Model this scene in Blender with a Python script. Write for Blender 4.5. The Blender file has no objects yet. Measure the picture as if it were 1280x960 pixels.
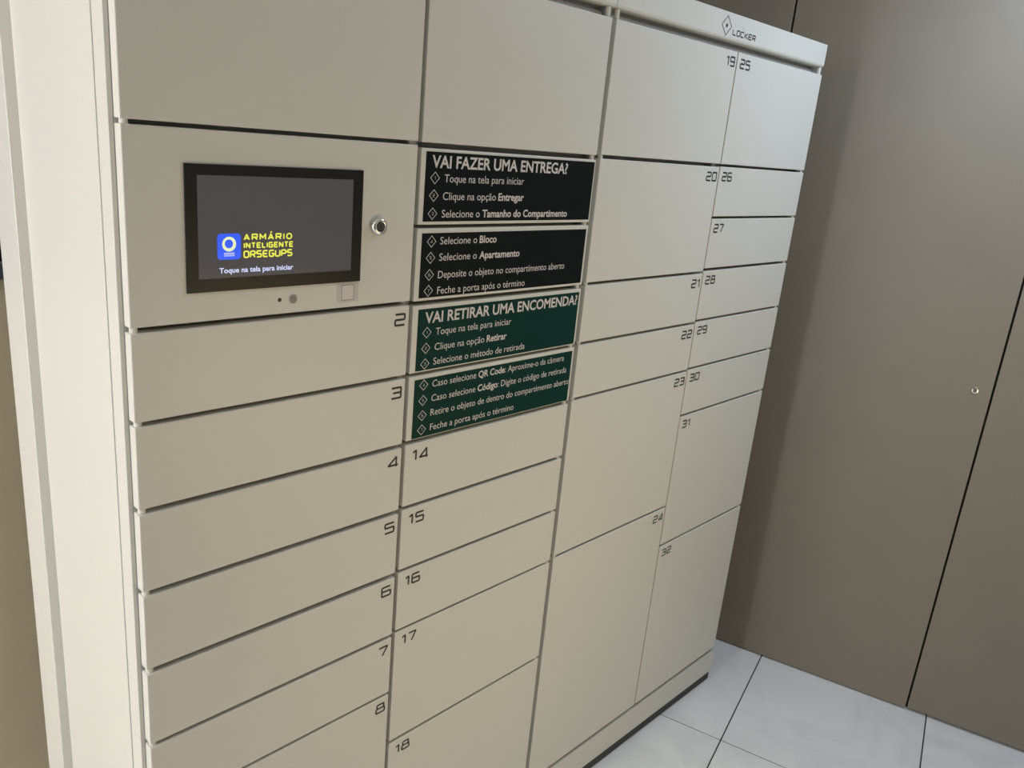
import bpy, bmesh, math, random
from mathutils import Matrix, Vector
random.seed(7)
S = bpy.context.scene
COL = S.collection
YAW = 0.2495226                       # the room's walls and tiles are turned against the lockers
E1 = Vector((math.cos(YAW), math.sin(YAW), 0)); E2 = Vector((-math.sin(YAW), math.cos(YAW), 0))
def room(p, q, z=0.0):
    return E1*p + E2*q + Vector((0, 0, z))

# ------------------------------------------------------------------ camera
cd = bpy.data.cameras.new('camera'); cam = bpy.data.objects.new('camera', cd); COL.objects.link(cam)
cd.sensor_width = 36; cd.lens = 1017.226/1280*36; cd.clip_start = 0.02
R = ((0.69462, -0.71377, 0.08969), (-0.15026, -0.26588, -0.95222), (0.70351, 0.64795, -0.29193))
m = Matrix(((R[0][0], -R[1][0], -R[2][0], -0.4171), (R[0][1], -R[1][1], -R[2][1], -1.0775),
            (R[0][2], -R[1][2], -R[2][2], 1.7506), (0, 0, 0, 1)))
cam.matrix_world = m
S.camera = cam

# ------------------------------------------------------------------ world, lights, exposure
W = bpy.data.worlds.new('world'); S.world = W; W.use_nodes = True
W.node_tree.nodes['Background'].inputs[0].default_value = (1.0, 0.93, 0.82, 1)
W.node_tree.nodes['Background'].inputs[1].default_value = 0.06
def area(name, loc, target, size, power, color, size_y=None):
    l = bpy.data.lights.new(name, 'AREA'); l.energy = power; l.color = color
    l.shape = 'RECTANGLE'; l.size = size; l.size_y = size_y or size
    o = bpy.data.objects.new(name, l); COL.objects.link(o); o.location = loc
    o.rotation_euler = (Vector(target)-Vector(loc)).to_track_quat('-Z', 'Y').to_euler()
    return o
area('light_from_entrance', (-2.29, 0.0, 1.22), (0, 0.25, 0.92), 0.62, 51, (0.91, 0.935, 1.0), 2.2)
area('left_fill_light', (-1.1, 0.08, 2.55), (-1.1, 0.08, 0), 0.3, 7.5, (1.0, 0.97, 0.92), 0.3)  # added fill with no known fixture, brightens the beige wall and locker side
area('cool_ceiling_lamp', (1.78, -0.73, 2.51), (1.76, -0.70, 0), 0.40, 15.0, (0.63, 0.79, 1.0), 0.40)
area('warm_bounce_fill', (0.88, -1.32, 0.88), (0.72, 0, 1.20), 0.6, 5.3, (1.0, 0.77, 0.37), 0.6)  # added light in mid-room, stands in for warm bounce on the door fronts
S.view_settings.view_transform = 'Standard'; S.view_settings.look = 'None'
S.view_settings.exposure = 0.0; S.view_settings.gamma = 1.0; S.view_settings.use_curve_mapping = False

# ------------------------------------------------------------------ materials
def mat(name, col, rough=0.5, metal=0.0, spec=0.5, var=0.0, vscale=3.0, bump=0.0, bscale=400.0, emit=None, estr=0.0, coat=0.0):
    M = bpy.data.materials.new(name); M.use_nodes = True
    nt = M.node_tree; b = nt.nodes['Principled BSDF']
    b.inputs['Base Color'].default_value = (*col, 1); b.inputs['Roughness'].default_value = rough
    b.inputs['Metallic'].default_value = metal; b.inputs['Specular IOR Level'].default_value = spec
    b.inputs['Coat Weight'].default_value = coat
    geo = nt.nodes.new('ShaderNodeNewGeometry')
    if var > 0:
        n = nt.nodes.new('ShaderNodeTexNoise'); n.inputs['Scale'].default_value = vscale; n.inputs['Detail'].default_value = 4
        nt.links.new(geo.outputs['Position'], n.inputs['Vector'])
        mx = nt.nodes.new('ShaderNodeMix'); mx.data_type = 'RGBA'
        mx.inputs[6].default_value = (*[max(0, c*(1-var)) for c in col], 1)
        mx.inputs[7].default_value = (*[min(1, c*(1+var)) for c in col], 1)
        nt.links.new(n.outputs['Fac'], mx.inputs[0]); nt.links.new(mx.outputs[2], b.inputs['Base Color'])
    if bump > 0:
        n = nt.nodes.new('ShaderNodeTexNoise'); n.inputs['Scale'].default_value = bscale; n.inputs['Detail'].default_value = 2
        nt.links.new(geo.outputs['Position'], n.inputs['Vector'])
        bp = nt.nodes.new('ShaderNodeBump'); bp.inputs['Strength'].default_value = bump; bp.inputs['Distance'].default_value = 0.001
        nt.links.new(n.outputs['Fac'], bp.inputs['Height']); nt.links.new(bp.outputs['Normal'], b.inputs['Normal'])
    if emit:
        b.inputs['Emission Color'].default_value = (*emit, 1); b.inputs['Emission Strength'].default_value = estr
    return M
PAINT = mat('locker_paint', (0.66, 0.64, 0.58), 0.42, var=0.015, vscale=2.5, bump=0.10, bscale=700)
BODY = mat('locker_body_paint', (0.56, 0.56, 0.54), 0.5, bump=0.1, bscale=700)
METAL = mat('chrome', (0.72, 0.71, 0.69), 0.16, metal=1.0)
DARKMETAL = mat('dark_metal', (0.10, 0.10, 0.10), 0.35, metal=0.8)
INK = mat('black_ink', (0.018, 0.018, 0.02), 0.5)
GREYINK = mat('faint_grey_ink', (0.42, 0.44, 0.46), 0.5)
WHITEINK = mat('white_ink', (0.66, 0.60, 0.58), 0.5)
BLACKSIGN = mat('black_sign_film', (0.0045, 0.008, 0.008), 0.5, spec=0.12, var=0.1, vscale=30)
GREENSIGN = mat('green_sign_film', (0.003, 0.033, 0.027), 0.5, spec=0.12, var=0.1, vscale=30)
DARKKICK = mat('dark_grey_steel', (0.05, 0.05, 0.048), 0.8)
RUBBER = mat('black_rubber', (0.02, 0.02, 0.02), 0.7)
BEZEL = mat('bezel_plastic', (0.012, 0.012, 0.011), 0.32, spec=0.25)
SCREEN = mat('screen_glass', (0.02, 0.02, 0.02), 0.12, spec=0.5, emit=(0.052, 0.046, 0.046), estr=1.0)
BLUE = mat('screen_blue', (0.0, 0.02, 0.1), 0.3, emit=(0.018, 0.085, 0.87), estr=1.0)
YELLOW = mat('screen_yellow', (0.05, 0.05, 0.0), 0.3, emit=(0.80, 0.80, 0.085), estr=1.0)
PALE = mat('screen_pale_yellow', (0.05, 0.05, 0.02), 0.3, emit=(0.78, 0.86, 0.50), estr=1.0)
SCREENWHITE = mat('screen_white', (0.05, 0.05, 0.05), 0.3, emit=(0.62, 0.68, 0.98), estr=1.0)
STICKER = mat('white_sticker', (0.55, 0.53, 0.50), 0.5, var=0.05, vscale=60)
TAUPE = mat('taupe_laminate', (0.215, 0.183, 0.140), 0.5, var=0.05, vscale=5, bump=0.08, bscale=900)
BLACKGAP = mat('dark_backing', (0.010, 0.009, 0.008), 0.9)
BEIGE = mat('beige_wall_paint', (0.84, 0.72, 0.50), 0.8, var=0.06, vscale=6, bump=0.15, bscale=250)
WHITEWALL = mat('white_wall_paint', (0.72, 0.70, 0.67), 0.8, bump=0.15, bscale=250)
CEIL = mat('ceiling_paint', (0.78, 0.77, 0.74), 0.9, bump=0.1, bscale=200)
GROUT = mat('grey_grout', (0.035, 0.035, 0.037), 0.9, var=0.15, vscale=60)
WINFRAME = mat('grey_window_frame', (0.10, 0.12, 0.14), 0.4)
WINGLASS = mat('dark_window_glass', (0.010, 0.014, 0.022), 0.25)

def tile_material():
    M = bpy.data.materials.new('porcelain_tile'); M.use_nodes = True
    nt = M.node_tree; b = nt.nodes['Principled BSDF']
    geo = nt.nodes.new('ShaderNodeNewGeometry'); oi = nt.nodes.new('ShaderNodeObjectInfo')
    add = nt.nodes.new('ShaderNodeVectorMath'); add.operation = 'MULTIPLY_ADD'
    comb = nt.nodes.new('ShaderNodeCombineXYZ')
    for i in range(3): nt.links.new(oi.outputs['Random'], comb.inputs[i])
    nt.links.new(comb.outputs[0], add.inputs[0]); add.inputs[1].default_value = (7, 9, 5)
    nt.links.new(geo.outputs['Position'], add.inputs[2])
    n = nt.nodes.new('ShaderNodeTexNoise'); n.inputs['Scale'].default_value = 4.0; n.inputs['Detail'].default_value = 6
    n.inputs['Distortion'].default_value = 1.2; n.inputs['Roughness'].default_value = 0.6
    nt.links.new(add.outputs[0], n.inputs['Vector'])
    cr = nt.nodes.new('ShaderNodeValToRGB')
    cr.color_ramp.elements[0].position = 0.30; cr.color_ramp.elements[0].color = (0.72, 0.725, 0.73, 1)
    cr.color_ramp.elements[1].position = 0.58; cr.color_ramp.elements[1].color = (0.82, 0.825, 0.82, 1)
    nt.links.new(n.outputs['Fac'], cr.inputs[0]); nt.links.new(cr.outputs[0], b.inputs['Base Color'])
    b.inputs['Roughness'].default_value = 0.38
    return M
TILE = tile_material()

# ------------------------------------------------------------------ helpers
def link(name, me, parent=None, kind=None, label=None):
    o = bpy.data.objects.new(name, me); COL.objects.link(o)
    if parent is not None: o.parent = parent
    if kind: o['kind'] = kind
    if label: o['label'] = label
    return o
def empty(name, loc, label, cat, group=None):
    o = bpy.data.objects.new(name, None); COL.objects.link(o); o.location = loc
    o['label'] = label; o['category'] = cat
    if group: o['group'] = group
    return o
def finish(bm, name, material):
    bmesh.ops.recalc_face_normals(bm, faces=bm.faces[:])
    me = bpy.data.meshes.new(name); bm.to_mesh(me); bm.free()
    if material: me.materials.append(material)
    return me
def add_box(bm, x0, x1, y0, y1, z0, z1, bevel=0.0, seg=1):
    vs = [bm.verts.new((x, y, z)) for x in (x0, x1) for y in (y0, y1) for z in (z0, z1)]
    fs = [(0, 1, 3, 2), (4, 6, 7, 5), (0, 4, 5, 1), (2, 3, 7, 6), (0, 2, 6, 4), (1, 5, 7, 3)]
    faces = [bm.faces.new([vs[i] for i in f]) for f in fs]
    if bevel > 0:
        es = list({e for f in faces for e in f.edges})
        bmesh.ops.bevel(bm, geom=es, offset=bevel, segments=seg, affect='EDGES', profile=0.5)
def box(name, x0, x1, y0, y1, z0, z1, material, parent=None, bevel=0.0, seg=1, **k):
    bm = bmesh.new(); add_box(bm, x0, x1, y0, y1, z0, z1, bevel, seg)
    return link(name, finish(bm, name, material), parent, **k)
def add_lathe(bm, cx, cz, prof, seg=28):          # turned about the -Y axis; prof = (radius, y)
    rings = []
    for r, y in prof:
        if r < 1e-6: rings.append([bm.verts.new((cx, y, cz))])
        else: rings.append([bm.verts.new((cx+r*math.cos(2*math.pi*i/seg), y, cz+r*math.sin(2*math.pi*i/seg))) for i in range(seg)])
    for a, b in zip(rings, rings[1:]):
        for i in range(seg):
            j = (i+1) % seg
            q = [a[i % len(a)], a[j % len(a)], b[j % len(b)], b[i % len(b)]]
            u = []
            for v in q:
                if v not in u: u.append(v)
            if len(u) >= 3: bm.faces.new(u)
def add_stroke(bm, pts, w, y, closed=False):      # flat printed line in the x-z plane, mitred joints
    n = len(pts); L = []; Rr = []
    for i in range(n):
        p = Vector(pts[i]); a = Vector(pts[i-1]) if (i > 0 or closed) else None
        b = Vector(pts[(i+1) % n]) if (i < n-1 or closed) else None
        d1 = (p-a).normalized() if a is not None else (b-p).normalized()
        d2 = (b-p).normalized() if b is not None else d1
        n1 = Vector((-d1.y, d1.x)); n2 = Vector((-d2.y, d2.x)); mv = (n1+n2)
        mv = mv.normalized() if mv.length > 1e-6 else n1
        k = 1/max(0.45, mv.dot(n1))
        L.append(bm.verts.new((p.x+mv.x*w/2*k, y, p.y+mv.y*w/2*k)))
        Rr.append(bm.verts.new((p.x-mv.x*w/2*k, y, p.y-mv.y*w/2*k)))
    for i in range(n if closed else n-1):
        j = (i+1) % n; bm.faces.new((L[i], L[j], Rr[j], Rr[i]))
def face_front(me):                               # make printed faces look towards -Y
    bm = bmesh.new(); bm.from_mesh(me)
    for f in bm.faces:
        f.normal_update()
        if f.normal.y > 0: f.normal_flip()
    bm.to_mesh(me); bm.free(); return me
def rounded(pts, r, k=2):
    out = []
    for i, p in enumerate(pts):
        if i in (0, len(pts)-1): out.append(p); continue
        p = Vector(p); a = Vector(pts[i-1]); b = Vector(pts[i+1])
        ra = min(r, (a-p).length/2); rb = min(r, (b-p).length/2)
        s = p+(a-p).normalized()*ra; e = p+(b-p).normalized()*rb
        for j in range(k+1):
            t = j/k; out.append(tuple((1-t)**2*s+2*t*(1-t)*p+t*t*e))
    return out
# square lettering drawn as strokes on a 1 x 1 cell
GLYPH = {
 '0': ([(.5, 1), (0, 1), (0, 0), (1, 0), (1, 1), (.5, 1)],), '1': ([(.1, .80), (.85, 1), (.85, 0)],),
 '2': ([(0, 1), (1, 1), (1, .5), (0, .5), (0, 0), (1, 0)],), '3': ([(0, 1), (1, 1), (1, 0), (0, 0)], [(.15, .52), (1, .52)]),
 '4': ([(.88, 1), (0, .17), (1.08, .17)], [(.88, 1), (.88, 0)]), '5': ([(1, 1), (0, 1), (0, .55), (1, .55), (1, 0), (0, 0)],),
 '6': ([(.95, 1), (0, 1), (0, 0), (1, 0), (1, .52), (.02, .52)],), '7': ([(0, 1), (1, 1), (.42, 0)],),
 '8': ([(.5, .53), (.1, .53), (.1, 1), (.9, 1), (.9, .53), (.5, .53)], [(.5, .53), (0, .53), (0, 0), (1, 0), (1, .53), (.5, .53)]),
 '9': ([(.98, .48), (0, .48), (0, 1), (1, 1), (1, 0), (.05, 0)],),
 'L': ([(0, 1), (0, 0), (1, 0)],), 'O': ([(.5, 1), (0, 1), (0, 0), (1, 0), (1, 1), (.5, 1)],), 'C': ([(1, 1), (0, 1), (0, 0), (1, 0)],),
 'K': ([(0, 1), (0, 0)], [(1, 1), (.25, .5), (1, 0)]), 'E': ([(1, 1), (0, 1), (0, 0), (1, 0)], [(0, .5), (.85, .5)]),
 'R': ([(0, 0), (0, 1), (1, 1), (1, .45), (.15, .45)], [(.5, .45), (1, 0)]), 'S': ([(1, 1), (0, 1), (0, .52), (1, .52), (1, 0), (0, 0)],),
 'G': ([(1, 1), (0, 1), (0, 0), (1, 0), (1, .5), (.5, .5)],), 'U': ([(0, 1), (0, 0), (1, 0), (1, 1)],),
 'P': ([(0, 0), (0, 1), (1, 1), (1, .42), (.1, .42)],), 'V': ([(0, 1), (.5, 0), (1, 1)],), 'I': ([(.5, 1), (.5, 0)],),
 'A': ([(0, 0), (.5, 1), (1, 0)],), 'Å': ([(0, 0), (.5, 1), (1, 0)], [(.2, .3), (.8, .3)]), 'Á': ([(0, 0), (.5, 1), (1, 0)], [(.2, .3), (.8, .3)], [(.42, 1.25), (.68, 1.48)]),
 'M': ([(0, 0), (0, 1), (.5, .3), (1, 1), (1, 0)],), 'N': ([(0, 0), (0, 1), (1, 0), (1, 1)],), 'T': ([(0, 1), (1, 1)], [(.5, 1), (.5, 0)]),
 'o': ([(.5, 1), (.22, .96), (0, .7), (0, .3), (.22, .04), (.5, 0), (.78, .04), (1, .3), (1, .7), (.78, .96), (.5, 1)],),
}
def techno(name, text, x, z, w, h, gap, sw, y, material, parent, slant=0.0, rad=0.0022, widths=None):
    bm = bmesh.new(); cx = x; yy = y
    for ch in text:
        cw = w*(widths or {}).get(ch, 1.0)
        for st in GLYPH[ch]:
            pts = [(cx+sw/2+px*(cw-sw)+(pz-.5)*slant*h, z+sw/2+pz*(h-sw)) for px, pz in st]
            add_stroke(bm, rounded(pts, rad) if rad > 0 else pts, sw, yy)
            yy -= 0.00002
        cx += cw+gap
    return link(name, face_front(finish(bm, name, material)), parent)
def glyph_mesh(text, bold):
    c = bpy.data.curves.new('text', 'FONT'); c.body = text; c.size = 1.0; c.resolution_u = 3
    c.offset = bold if isinstance(bold, float) else (0.022 if bold else 0.0)
    o = bpy.data.objects.new('text', c); COL.objects.link(o)
    me = bpy.data.meshes.new_from_object(o.evaluated_get(bpy.context.evaluated_depsgraph_get()))
    V = [(v.co.x, v.co.y) for v in me.vertices]; F = [tuple(p.vertices) for p in me.polygons]
    bpy.data.objects.remove(o); bpy.data.curves.remove(c); bpy.data.meshes.remove(me)
    return V, F
CAP = 0.0
def printed(name, segs, x0, x1, zb, cap, y, material, parent, slope=0.0):
    """segs = [(text, bold), ...]; fitted between x0 and x1 on the baseline zb with capital height cap"""
    global CAP
    if not CAP: CAP = max(v[1] for v in glyph_mesh('H', False)[0])
    V = []; F = []; cur = 0.0
    for t, b in segs:
        v, f = glyph_mesh(t, b); lead = (len(t)-len(t.lstrip()))*0.28; trail = (len(t)-len(t.rstrip()))*0.28
        mn = min(a[0] for a in v); mxx = max(a[0] for a in v); base = len(V)
        V += [(a[0]-mn+cur+lead, a[1]) for a in v]; F += [tuple(i+base for i in q) for q in f]
        cur += mxx-mn+lead+trail+0.04
    mn = min(a[0] for a in V); mxx = max(a[0] for a in V); sx = (x1-x0)/(mxx-mn); sz = cap/CAP
    me = bpy.data.meshes.new(name)
    me.from_pydata([(x0+(a[0]-mn)*sx, y, zb+a[1]*sz+slope*(a[0]-mn)*sx) for a in V], [], F); me.update()
    me.materials.append(material)
    return link(name, face_front(me), parent)

# ------------------------------------------------------------------ the setting (room frame: p along the tiles, q into the depth)
NA, NB, NW, TS = -0.59297, 1.56890, 2.10242, 0.55601
P0, QB, QF, CZ = -2.6, 0.80, -3.6, 2.62
def rbox(name, p0, p1, q0, q1, z0, z1, material, parent=None, bevel=0.0, seg=1, **k):
    o = box(name, p0, p1, q0, q1, z0, z1, material, parent, bevel, seg, **k)
    if parent is None: o.rotation_euler = (0, 0, YAW)
    return o
floor = rbox('floor', P0, NW+0.14, QF, QB+0.1, -0.08, -0.0025, GROUT, kind='structure')
G = 0.0021
tile_cache = {}
i0 = math.ceil((P0-NB)/TS)-1; j0 = math.ceil((QF-NA)/TS)-1
for i in range(i0, 3):
    for j in range(j0, 4):
        a0 = max(NB+i*TS+G, P0); a1 = min(NB+(i+1)*TS-G, NW+0.03)
        b0 = max(NA+j*TS+G, QF); b1 = min(NA+(j+1)*TS-G, QB)
        if a1-a0 < 0.01 or b1-b0 < 0.01: continue
        key = (round(a1-a0, 4), round(b1-b0, 4))
        if key not in tile_cache:
            bm = bmesh.new(); add_box(bm, -key[0]/2, key[0]/2, -key[1]/2, key[1]/2, -0.008, 0, 0.0005)
            tile_cache[key] = finish(bm, 'tile', TILE)
        t = link('tile', tile_cache[key], floor); t.location = ((a0+a1)/2, (b0+b1)/2, random.uniform(-0.0002, 0))
rbox('ceiling', P0-0.1, NW+0.14, QF-0.1, QB+0.1, CZ, CZ+0.08, CEIL, kind='structure')
rbox('wall_front', P0-0.1, NW+0.14, QF-0.1, QF, 0, CZ, WHITEWALL, kind='structure')
# back wall with the dark window that peeps out beside the lockers
wb = rbox('wall_back', P0-0.1, NW+0.14, QB, QB+0.1, 0, CZ, BEIGE, kind='structure')
bm = bmesh.new()
for a in ((-1.0, 0.52, 1.368, 1.405), (-1.0, 0.52, 2.16, 2.20), (-1.0, -0.96, 1.405, 2.16), (0.48, 0.52, 1.405, 2.16)):
    add_box(bm, a[0], a[1], QB-0.012, QB+0.0, a[2], a[3], 0.002)
win = link('window_1', finish(bm, 'window_1', WINFRAME), kind='structure'); win.rotation_euler = (0, 0, YAW)
box('pane', -0.965, 0.485, QB-0.005, QB-0.001, 1.40, 2.165, WINGLASS, win)
# left wall: open entrance that lets the daylight in
bm = bmesh.new()
add_box(bm, P0-0.1, P0, QF, -1.6, 0, CZ); add_box(bm, P0-0.1, P0, -1.6, QB, 2.56, CZ)
wl = link('wall_left', finish(bm, 'wall_left', WHITEWALL), kind='structure'); wl.rotation_euler = (0, 0, YAW)
# right wall: dark backing clad with tall taupe laminate panels
wr = rbox('wall_right', NW+0.022, NW+0.14, QF, QB, 0, CZ, BLACKGAP, kind='structure')
SEAMS = [QB-0.004, -0.304, -1.084, -1.864, -2.644, QF+0.004]
panels = []
for a, b in zip(SEAMS, SEAMS[1:]):
    k = len(panels)
    dp = 0.0015 if k >= 2 else 0.0
    pn = box('panel', NW+dp, NW+0.019, b+0.0029, a-0.0029, 0.006 if k < 2 else 0.010, CZ-0.004, TAUPE, wr, 0.0012)
    panels.append(pn)
    if k in (1, 2):
        bm = bmesh.new()
        add_lathe(bm, 0, 0, [(0.0105, 0.0), (0.0105, -0.002), (0.0088, -0.0042), (0.0066, -0.0045), (0.0062, -0.0022), (0, -0.0022)], 24)
        lk = link('lock', finish(bm, 'lock', METAL), pn, label='small round metal cam lock')
        # turn the lathe's -Y axis to face into the room
        lk.rotation_euler = (0, 0, -math.pi/2)
        lk.location = (NW+dp, b+0.047, 1.137)
        if k == 1:
            s = box('keyway', -0.0008, 0.0008, -0.0026, -0.0021, -0.004, 0.004, BLACKGAP, pn)
            s.rotation_euler = (0, 0, -math.pi/2); s.location = (NW, b+0.047, 1.137)

# ------------------------------------------------------------------ the lockers
Z = lambda v: 1.985+1.9*v
DT = 0.0188        # door thickness; fronts lie in the plane y = 0
BACK = 0.366
def door_mesh(x0, x1, zb, zt, parent, name='door', label=None):
    bm = bmesh.new(); add_box(bm, x0, x1, 0, DT, zb, zt, 0.0016, 2)
    o = link(name, finish(bm, name, PAINT), parent, label=label)
    for p in o.data.polygons: p.use_smooth = False
    return o
NH = 0.0232; NWD = 0.0245; SW = 0.0039
def number(door, text, x0, x1, zt, side):
    two = len(text) == 2
    wd = {'1': 0.62}
    w = 0.0226 if two else NWD; gap = 0.0036
    tot = sum(w*wd.get(c, 1) for c in text)+gap*(len(text)-1)
    x = x1-0.0075-tot if side == 'r' else x0+(0.0155 if x0 < 0.6 else 0.0130)
    techno('number', text, x, zt-0.0120-NH, w, NH, gap, SW, -0.00025, INK, door, 0.0, 0.0024, wd)

def cabinet(name, x0, x1, label, left):
    t = empty(name, (0, 0, 0), label, 'locker', 'parcel locker cabinets')
    bx0, bx1 = (x0-0.007, x1) if left else (x0, x1+0.007)
    body_t = 1.990
    bm = bmesh.new()
    xm = 0.477 if left else 1.4346
    for a, b in ((x0-0.00005 if left else bx0+0.001, x0+0.012), (xm-0.011, xm+0.011), (x1-0.012, bx1-0.001 if left else x1+0.00005)):   # stiles of the front frame
        add_box(bm, a, b, 0.0191, 0.075, 0.119, 1.9835 if a == xm-0.011 else body_t+0.06, 0.001)
    add_box(bm, bx0+0.003, bx1-0.003, 0.036, BACK+0.08, 0.119, body_t+0.06)           # carcass behind
    add_box(bm, x0+0.013, x1-0.013, 0.024, 0.06, 1.95, 1.9965, 0.001)                 # top beam seen in the slot under the header
    link('body', finish(bm, 'body', BODY), t)
    sx = bx0 if left else bx1
    d = 1 if left else -1
    sp = []
    def side(nm, ya, yb, xo, zb=0.036):
        a, b = sorted((sx-d*xo, sx+d*(0.0035 if nm != 'side_rail' else 0.0069)))
        sp.append(box(nm, a, b, ya, yb, zb, 2.062, PAINT, t, 0.0008))
    side('side_rail', 0.0191, 0.0535, 0.0)
    side('side_panel', 0.0590, BACK, 0.0)
    side('rear_rail', BACK, 0.461, 0.016)
    # header with folded lower edge
    hx0, hx1 = x0+0.0006, x1-0.0006
    bm = bmesh.new()
    prof = [(0.030, 2.0045), (0.006, 2.0045), (0.0018, 2.0062), (0.0, 2.0105), (0.0, 2.0618), (0.0012, 2.063), (0.440, 2.063), (0.440, 2.0045)]
    A = [bm.verts.new((hx0, y, z)) for y, z in prof]; B = [bm.verts.new((hx1, y, z)) for y, z in prof]
    bm.faces.new(A); bm.faces.new(B[::-1])
    for i in range(len(prof)):
        j = (i+1) % len(prof); bm.faces.new((A[i], A[j], B[j], B[i]))
    hd = link('header', finish(bm, 'header', PAINT), t)
    # plinth: a shallow tray whose upper lip catches the light
    bm = bmesh.new()
    add_box(bm, x0+0.001, x1-0.001 if left else x1+0.006, 0.0, 0.36, 0.036, 0.1195, 0.0015, 2)
    link('plinth', finish(bm, 'plinth', PAINT), t)
    box('kick_plate', x0+0.004, x1-0.004 if left else x1+0.004, 0.004, 0.34, 0.004, 0.0365, DARKKICK, t, 0.0008, label='dark grey recessed kick plate')  # its size and dark colour also stand in for shade under the plinth
    for fx in (x0+0.06, x1-0.05):
        for fy in (0.030, 0.32):
            bm = bmesh.new()
            bmesh.ops.create_cone(bm, cap_ends=True, segments=20, radius1=0.021, radius2=0.019, depth=0.012, matrix=Matrix.Translation((fx, fy, 0.006)))
            link('foot', finish(bm, 'foot', RUBBER), t, label='black levelling foot')
    return t, hd

def pins(t, x, zs):                                   # hinge pins seen in the gaps between doors
    bm = bmesh.new()
    bmesh.ops.create_cone(bm, cap_ends=True, segments=12, radius1=0.0055, radius2=0.0055, depth=0.020, matrix=Matrix.Identity(4))
    me = finish(bm, 'hinge_pin', PAINT)
    for z in zs:
        o = link('hinge_pin', me, t); o.location = (x, 0.0085, z)

AX0, AX1, BX0, BX1 = 0.0, 0.473, 0.4815, 0.943
CX0, CX1, DX0, DX1 = 0.9572, 1.4323, 1.4369, 1.9000
T1, H1 = cabinet('parcel_locker', 0.0, 0.9518, 'pale grey parcel locker cabinet with touch screen and instruction signs, nearer the camera', True)
T2, H2 = cabinet('parcel_locker', 0.9526, 1.9, 'pale grey parcel locker cabinet with compartments 19 to 32, beside the taupe wall', False)

colA = [(0, -.1360, ''), (-.2803, -.3467, '2'), (-.3504, -.4160, '3'), (-.4204, -.4859, '4'), (-.4904, -.5562, '5'),
        (-.5612, -.6282, '6'), (-.6320, -.6991, '7'), (-.7023, -.9737, '8')]
colB = [(0, -.1365, ''), (-.4193, -.4847, '14'), (-.4886, -.5553, '15'), (-.5588, -.6262, '16'), (-.6292, -.7662, '17'), (-.7700, -.9737, '18')]
colC = [(0, -.1355, '19'), (-.1395, -.2757, '20'), (-.2792, -.3458, '21'), (-.3493, -.4140, '22'), (-.4174, -.6230, '23'), (-.6265, -.9737, '24')]
colD = [(0, -.1355, '25'), (-.1388, -.2030, '26'), (-.2062, -.2724, '27'), (-.2763, -.3435, '28'), (-.3469, -.4124, '29'),
        (-.4157, -.4822, '30'), (-.4857, -.6892, '31'), (-.6930, -.9737, '32')]
for tt, cx0, cx1, rows, side in ((T1, AX0, AX1, colA, 'r'), (T1, BX0, BX1, colB, 'l'), (T2, CX0, CX1, colC, 'r'), (T2, DX0, DX1, colD, 'l')):
    for zt, zb, txt in rows:
        dr = door_mesh(cx0, cx1, Z(zb), Z(zt), tt)
        if txt: number(dr, txt, cx0, cx1, Z(zt), side)
    if side == 'r': hx = cx0+0.0075
    else: hx = cx1-0.0075
    pins(tt, hx, [Z(0)+0.009]+[Z(r[1])-0.0035 for r in rows[:-1]])
pins(T1, 0.0075, [Z(-.2782)]); pins(T1, BX1-0.0075, [Z(-.2094), Z(-.2800), Z(-.3485), Z(-.4170)])

# ---- control panel
cp = door_mesh(AX0, AX1, Z(-.2762), Z(-.1392), T1, 'control_panel', 'control door with touch screen, lock and small speaker')
def plate(name, x0, x1, z0, z1, d, material, parent, r=0.0, label=None, y=0.0):
    bm = bmesh.new()
    if r <= 0: add_box(bm, x0, x1, y-d, y, z0, z1, min(0.0006, d/3))
    else:
        pts = []
        for cx, cz, a0 in ((x1-r, z1-r, 0), (x0+r, z1-r, 90), (x0+r, z0+r, 180), (x1-r, z0+r, 270)):
            for k in range(6):
                a = math.radians(a0+18*k); pts.append((cx+r*math.cos(a), cz+r*math.sin(a)))
        A = [bm.verts.new((px, y-d, pz)) for px, pz in pts]; B = [bm.verts.new((px, y, pz)) for px, pz in pts]
        bm.faces.new(A); bm.faces.new(B[::-1])
        for i in range(len(A)):
            j = (i+1) % len(A); bm.faces.new((A[i], A[j], B[j], B[i]))
    return link(name, finish(bm, name, material), parent, label=label)
# bezel: a frame standing 3 mm proud
bm = bmesh.new(); X0, X1, ZA, ZB_ = 0.0783, 0.3646, 1.5024, 1.6765; x0, x1, za, zb = 0.0948, 0.3470, 1.5208, 1.6620
def ring_pts(a, b, c, d): return [(a, c), (b, c), (b, d), (a, d)]
out = ring_pts(X0, X1, ZA, ZB_); inn = ring_pts(x0, x1, za, zb)
def lv(pts, y): return [bm.verts.new((p[0], y, p[1])) for p in pts]
o0, o1, i1, i0_ = lv(out, 0.0), lv(out, -0.0028), lv(inn, -0.0028), lv(inn, -0.0016)
for k in range(4):
    j = (k+1) % 4
    bm.faces.new((o0[k], o0[j], o1[j], o1[k])); bm.faces.new((o1[k], o1[j], i1[j], i1[k])); bm.faces.new((i1[k], i1[j], i0_[j], i0_[k]))
link('screen_bezel', finish(bm, 'screen_bezel', BEZEL), cp, label='black screen bezel')
plate('screen', x0-0.001, x1+0.001, za-0.001, zb+0.001, 0.0017, SCREEN, cp, label='dark lit touch screen')
YS = -0.0019
plate('screen_icon', 0.1226, 0.1578, 1.5467, 1.5832, 0.0001, BLUE, cp, 0.005, 'blue rounded square icon on the screen', YS)
bm = bmesh.new(); N = 40; cx, cz = 0.1401, 1.5685
ro, ri = 0.0104, 0.0062
vo = [bm.verts.new((cx+ro*math.cos(6.2832*k/N), YS-0.0002, cz+ro*math.sin(6.2832*k/N))) for k in range(N)]
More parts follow.
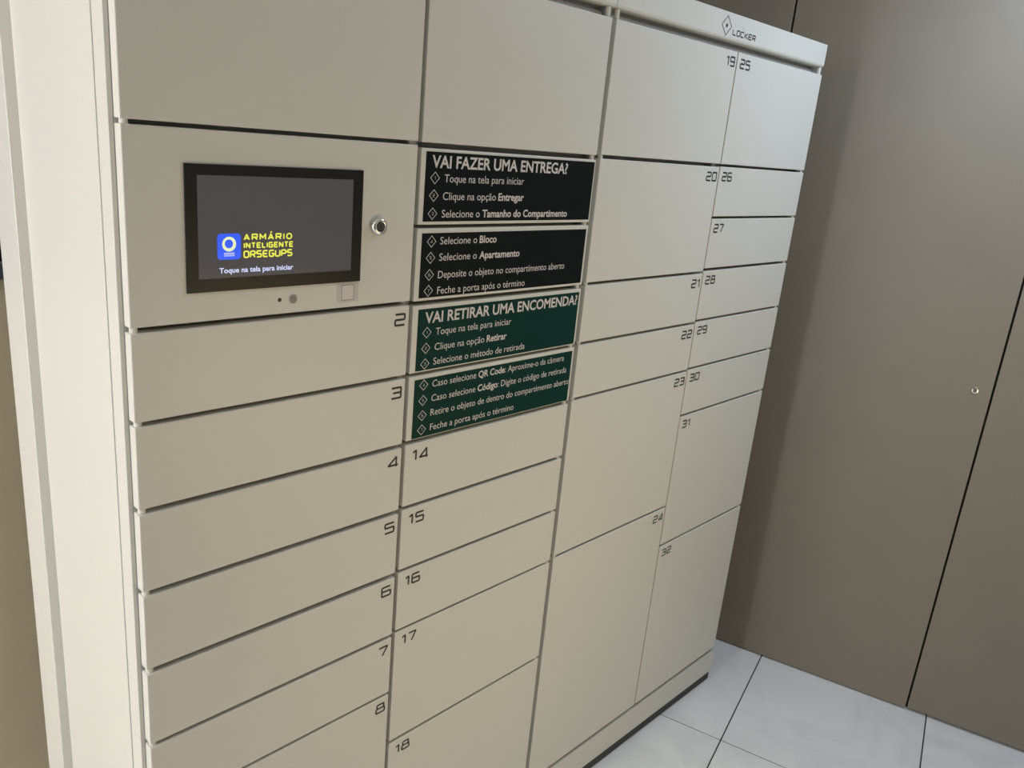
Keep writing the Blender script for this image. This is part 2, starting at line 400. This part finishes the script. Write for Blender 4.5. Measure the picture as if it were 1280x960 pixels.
vi = [bm.verts.new((cx-0.0004+ri*math.cos(6.2832*k/N), YS-0.0002, cz+0.0004+ri*math.sin(6.2832*k/N))) for k in range(N)]
for k in range(N): bm.faces.new((vo[k], vo[(k+1) % N], vi[(k+1) % N], vi[k]))
# tail of the ring and the two lines of tiny text under it
add_stroke(bm, [(cx-0.0092, cz+0.0048), (cx-0.004, cz+0.0078), (cx+0.0035, cz+0.0068)], 0.0006, YS-0.0003)
link('screen_emblem', face_front(finish(bm, 'screen_emblem', PALE)), cp, label='pale yellow ring emblem')
bm = bmesh.new()
for dz, hh in ((-0.0129, 0.0014), (-0.0152, 0.0008), (-0.0166, 0.0007)):
    add_stroke(bm, [(cx-0.0080, cz+dz), (cx+0.0080, cz+dz)], hh, YS-0.0003)
link('screen_emblem_text', face_front(finish(bm, 'screen_emblem_text', SCREENWHITE)), cp)
techno('screen_lettering', 'ÅRMÁRIo', 0.1620, 1.5729, 0.0098, 0.0096, 0.0026, 0.0021, YS-0.0001, YELLOW, cp, 0.0, 0.0008, {'I': 0.26, 'M': 1.08})
techno('screen_lettering', 'INTELIGENTE', 0.1620, 1.5615, 0.0074, 0.0086, 0.0010, 0.0020, YS-0.0001, YELLOW, cp, 0.0, 0.0008, {'I': 0.30, 'L': 0.88})
techno('screen_lettering', 'ORSEGUPS', 0.1616, 1.5478, 0.00925, 0.0108, 0.00072, 0.0022, YS-0.0001, YELLOW, cp, 0.0, 0.0022)
printed('screen_lettering', [('Toque na tela para iniciar', True)], 0.1250, 0.2422, 1.5279, 0.0072, YS-0.0002, SCREENWHITE, cp)
# lock
bm = bmesh.new()
add_lathe(bm, 0.3972, 1.5898, [(0.0148, 0.0), (0.0150, -0.003), (0.0142, -0.0070), (0.0118, -0.0098), (0.0086, -0.0108), (0.0078, -0.0098), (0.0074, -0.0060), (0.0, -0.0060)], 36)
lk = link('lock', finish(bm, 'lock', METAL), cp, label='chrome key lock')
for p in lk.data.polygons: p.use_smooth = True
bm = bmesh.new(); add_lathe(bm, 0.3972, 1.5898, [(0.0058, -0.0060), (0.0058, -0.0088), (0.0048, -0.0094), (0, -0.0094)], 24)
link('lock_core', finish(bm, 'lock_core', DARKMETAL), cp, label='dark key barrel')
box('keyway', 0.3964, 0.3980, -0.0098, -0.0093, 1.5862, 1.5934, BLACKGAP, cp)
bm = bmesh.new(); add_lathe(bm, 0.221, 1.4820, [(0.0032, -0.0002), (0.0026, -0.0003), (0.0, -0.0003)], 20)
link('microphone_hole', finish(bm, 'microphone_hole', INK), cp)
bm = bmesh.new()
for rr, nn in ((0, 1), (0.0020, 6), (0.0042, 12), (0.0063, 17)):
    for k in range(nn):
        a = 6.2832*k/nn+rr*300
        add_lathe(bm, 0.2440+rr*math.cos(a), 1.4817+rr*math.sin(a), [(0.00085, -0.0003), (0, -0.0003)], 8)
link('speaker_grille', finish(bm, 'speaker_grille', INK), cp, label='ring of small speaker holes')
plate('sticker_backing', 0.3225, 0.3640, 1.4690, 1.5005, 0.0002, STICKER, cp)
plate('sticker', 0.3306, 0.3558, 1.4716, 1.4980, 0.0005, WHITEINK, cp, label='small plain white square sticker')
bm = bmesh.new(); add_stroke(bm, ring_pts(0.3316, 0.3548, 1.4726, 1.4970), 0.0007, -0.0006, True)
link('sticker_border', face_front(finish(bm, 'sticker_border', INK)), cp)

# ---- instruction signs on four doors of the second column
def sign(zt, zb, rect, film, head, lines, label):
    dr = door_mesh(BX0, BX1, Z(zb), Z(zt), T1, 'door', label)
    plate('sign', rect[0], rect[1], rect[2], rect[3], 0.0005, film, dr)
    y = -0.0008
    if head:
        printed('sign_heading', [(head[0], True)], head[1], head[2], head[3], head[4], y, WHITEINK, dr)
    for num, segs, xd, zd, xa, xb, zbase in lines:
        bm = bmesh.new(); hx, hz = 0.0098, 0.0098
        add_stroke(bm, [(xd, zd+hz), (xd+hx, zd), (xd, zd-hz), (xd-hx, zd)], 0.0011, y, True)
        nx = 0.0034 if num != '1' else 0.0022
        for st in GLYPH[num]:
            add_stroke(bm, [(xd-nx/2+px*nx, zd-0.0025+pz*0.005) for px, pz in st], 0.0006, y-0.0001)
        link('step_icon', face_front(finish(bm, 'step_icon', WHITEINK)), dr)
        printed('sign_lettering', segs, xa, xb, zbase, 0.0130, y, WHITEINK, dr)
    return dr
sign(-.1412, -.2076, (0.4912, 0.9388, 1.5960, 1.7118), BLACKSIGN, ('VAI FAZER UMA ENTREGA?', 0.5045, 0.8550, 1.6862, 0.0195), [
    ('1', [('Toque na tela para iniciar', False)], 0.5127, 1.6690, 0.5340, 0.7325, 1.6625),
    ('2', [('Clique na opção ', False), ('Entregar', True)], 0.5122, 1.6398, 0.5328, 0.7360, 1.6327),
    ('3', [('Selecione o ', False), ('Tamanho do Compartimento', True)], 0.5116, 1.6094, 0.5328, 0.8672, 1.6027)],
    'door with the black delivery heading sign, steps 1 to 3')
sign(-.2110, -.2774, (0.4918, 0.9362, 1.4632, 1.5762), BLACKSIGN, None, [
    ('4', [('Selecione o ', False), ('Bloco', True)], 0.5135, 1.5618, 0.5334, 0.6725, 1.5562),
    ('5', [('Selecione o ', False), ('Apartamento', True)], 0.5133, 1.5335, 0.5334, 0.7384, 1.5274),
    ('6', [('Deposite o objeto no compartimento aberto', False)], 0.5128, 1.5036, 0.5330, 0.8770, 1.4964),
    ('7', [('Feche a porta após o término', False)], 0.5128, 1.4754, 0.5335, 0.7609, 1.4682)],
    'door with the black sign of steps 4 to 7')
sign(-.2818, -.3468, (0.4936, 0.9370, 1.3290, 1.4428), GREENSIGN, ('VAI RETIRAR UMA ENCOMENDA?', 0.5095, 0.9320, 1.4168, 0.0195), [
    ('1', [('Toque na tela para iniciar', False)], 0.5155, 1.3993, 0.5365, 0.7325, 1.3927),
    ('2', [('Clique na opção ', False), ('Retirar', True)], 0.5152, 1.3702, 0.5360, 0.7230, 1.3641),
    ('3', [('Selecione o método de retirada', False)], 0.5150, 1.3410, 0.5350, 0.7788, 1.3368)],
    'door with the dark green collection heading sign, steps 1 to 3')
sign(-.3502, -.4150, (0.4940, 0.9367, 1.1984, 1.3126), GREENSIGN, None, [
    ('4', [('Caso selecione ', False), ('QR Code', True), (': Aproxime-o da câmera', False)], 0.5156, 1.3007, 0.5362, 0.9096, 1.2938),
    ('5', [('Caso selecione ', False), ('Código', True), (': Digite o código de retirada', False)], 0.5158, 1.2710, 0.5362, 0.9225, 1.2656),
    ('6', [('Retire o objeto de dentro do compartimento aberto', False)], 0.5163, 1.2414, 0.5362, 0.9345, 1.2373),
    ('7', [('Feche a porta após o término', False)], 0.5167, 1.2132, 0.5372, 0.7633, 1.2080)],
    'door with the dark green sign of steps 4 to 7')

# ---- header logo
bm = bmesh.new(); c = (1.3640, 2.0335)
add_stroke(bm, [(c[0], c[1]+.0205), (c[0]+.0215, c[1]), (c[0], c[1]-.0205), (c[0]-.0215, c[1])], 0.0019, -0.0004, True)
add_lathe(bm, c[0], c[1], [(0.0046, -0.0004), (0, -0.0004)], 6)
link('header_logo', face_front(finish(bm, 'header_logo', INK)), H2)
techno('header_lettering', 'LOCKER', 1.3935, 2.0168, 0.0162, 0.0138, 0.0024, 0.0027, -0.0003, INK, H2, 0.0, 0.002)
techno('header_lettering', 'VIA', 1.3990, 2.0355, 0.0055, 0.0052, 0.013, 0.0009, -0.0003, GREYINK, H2, 0.0, 0.0)
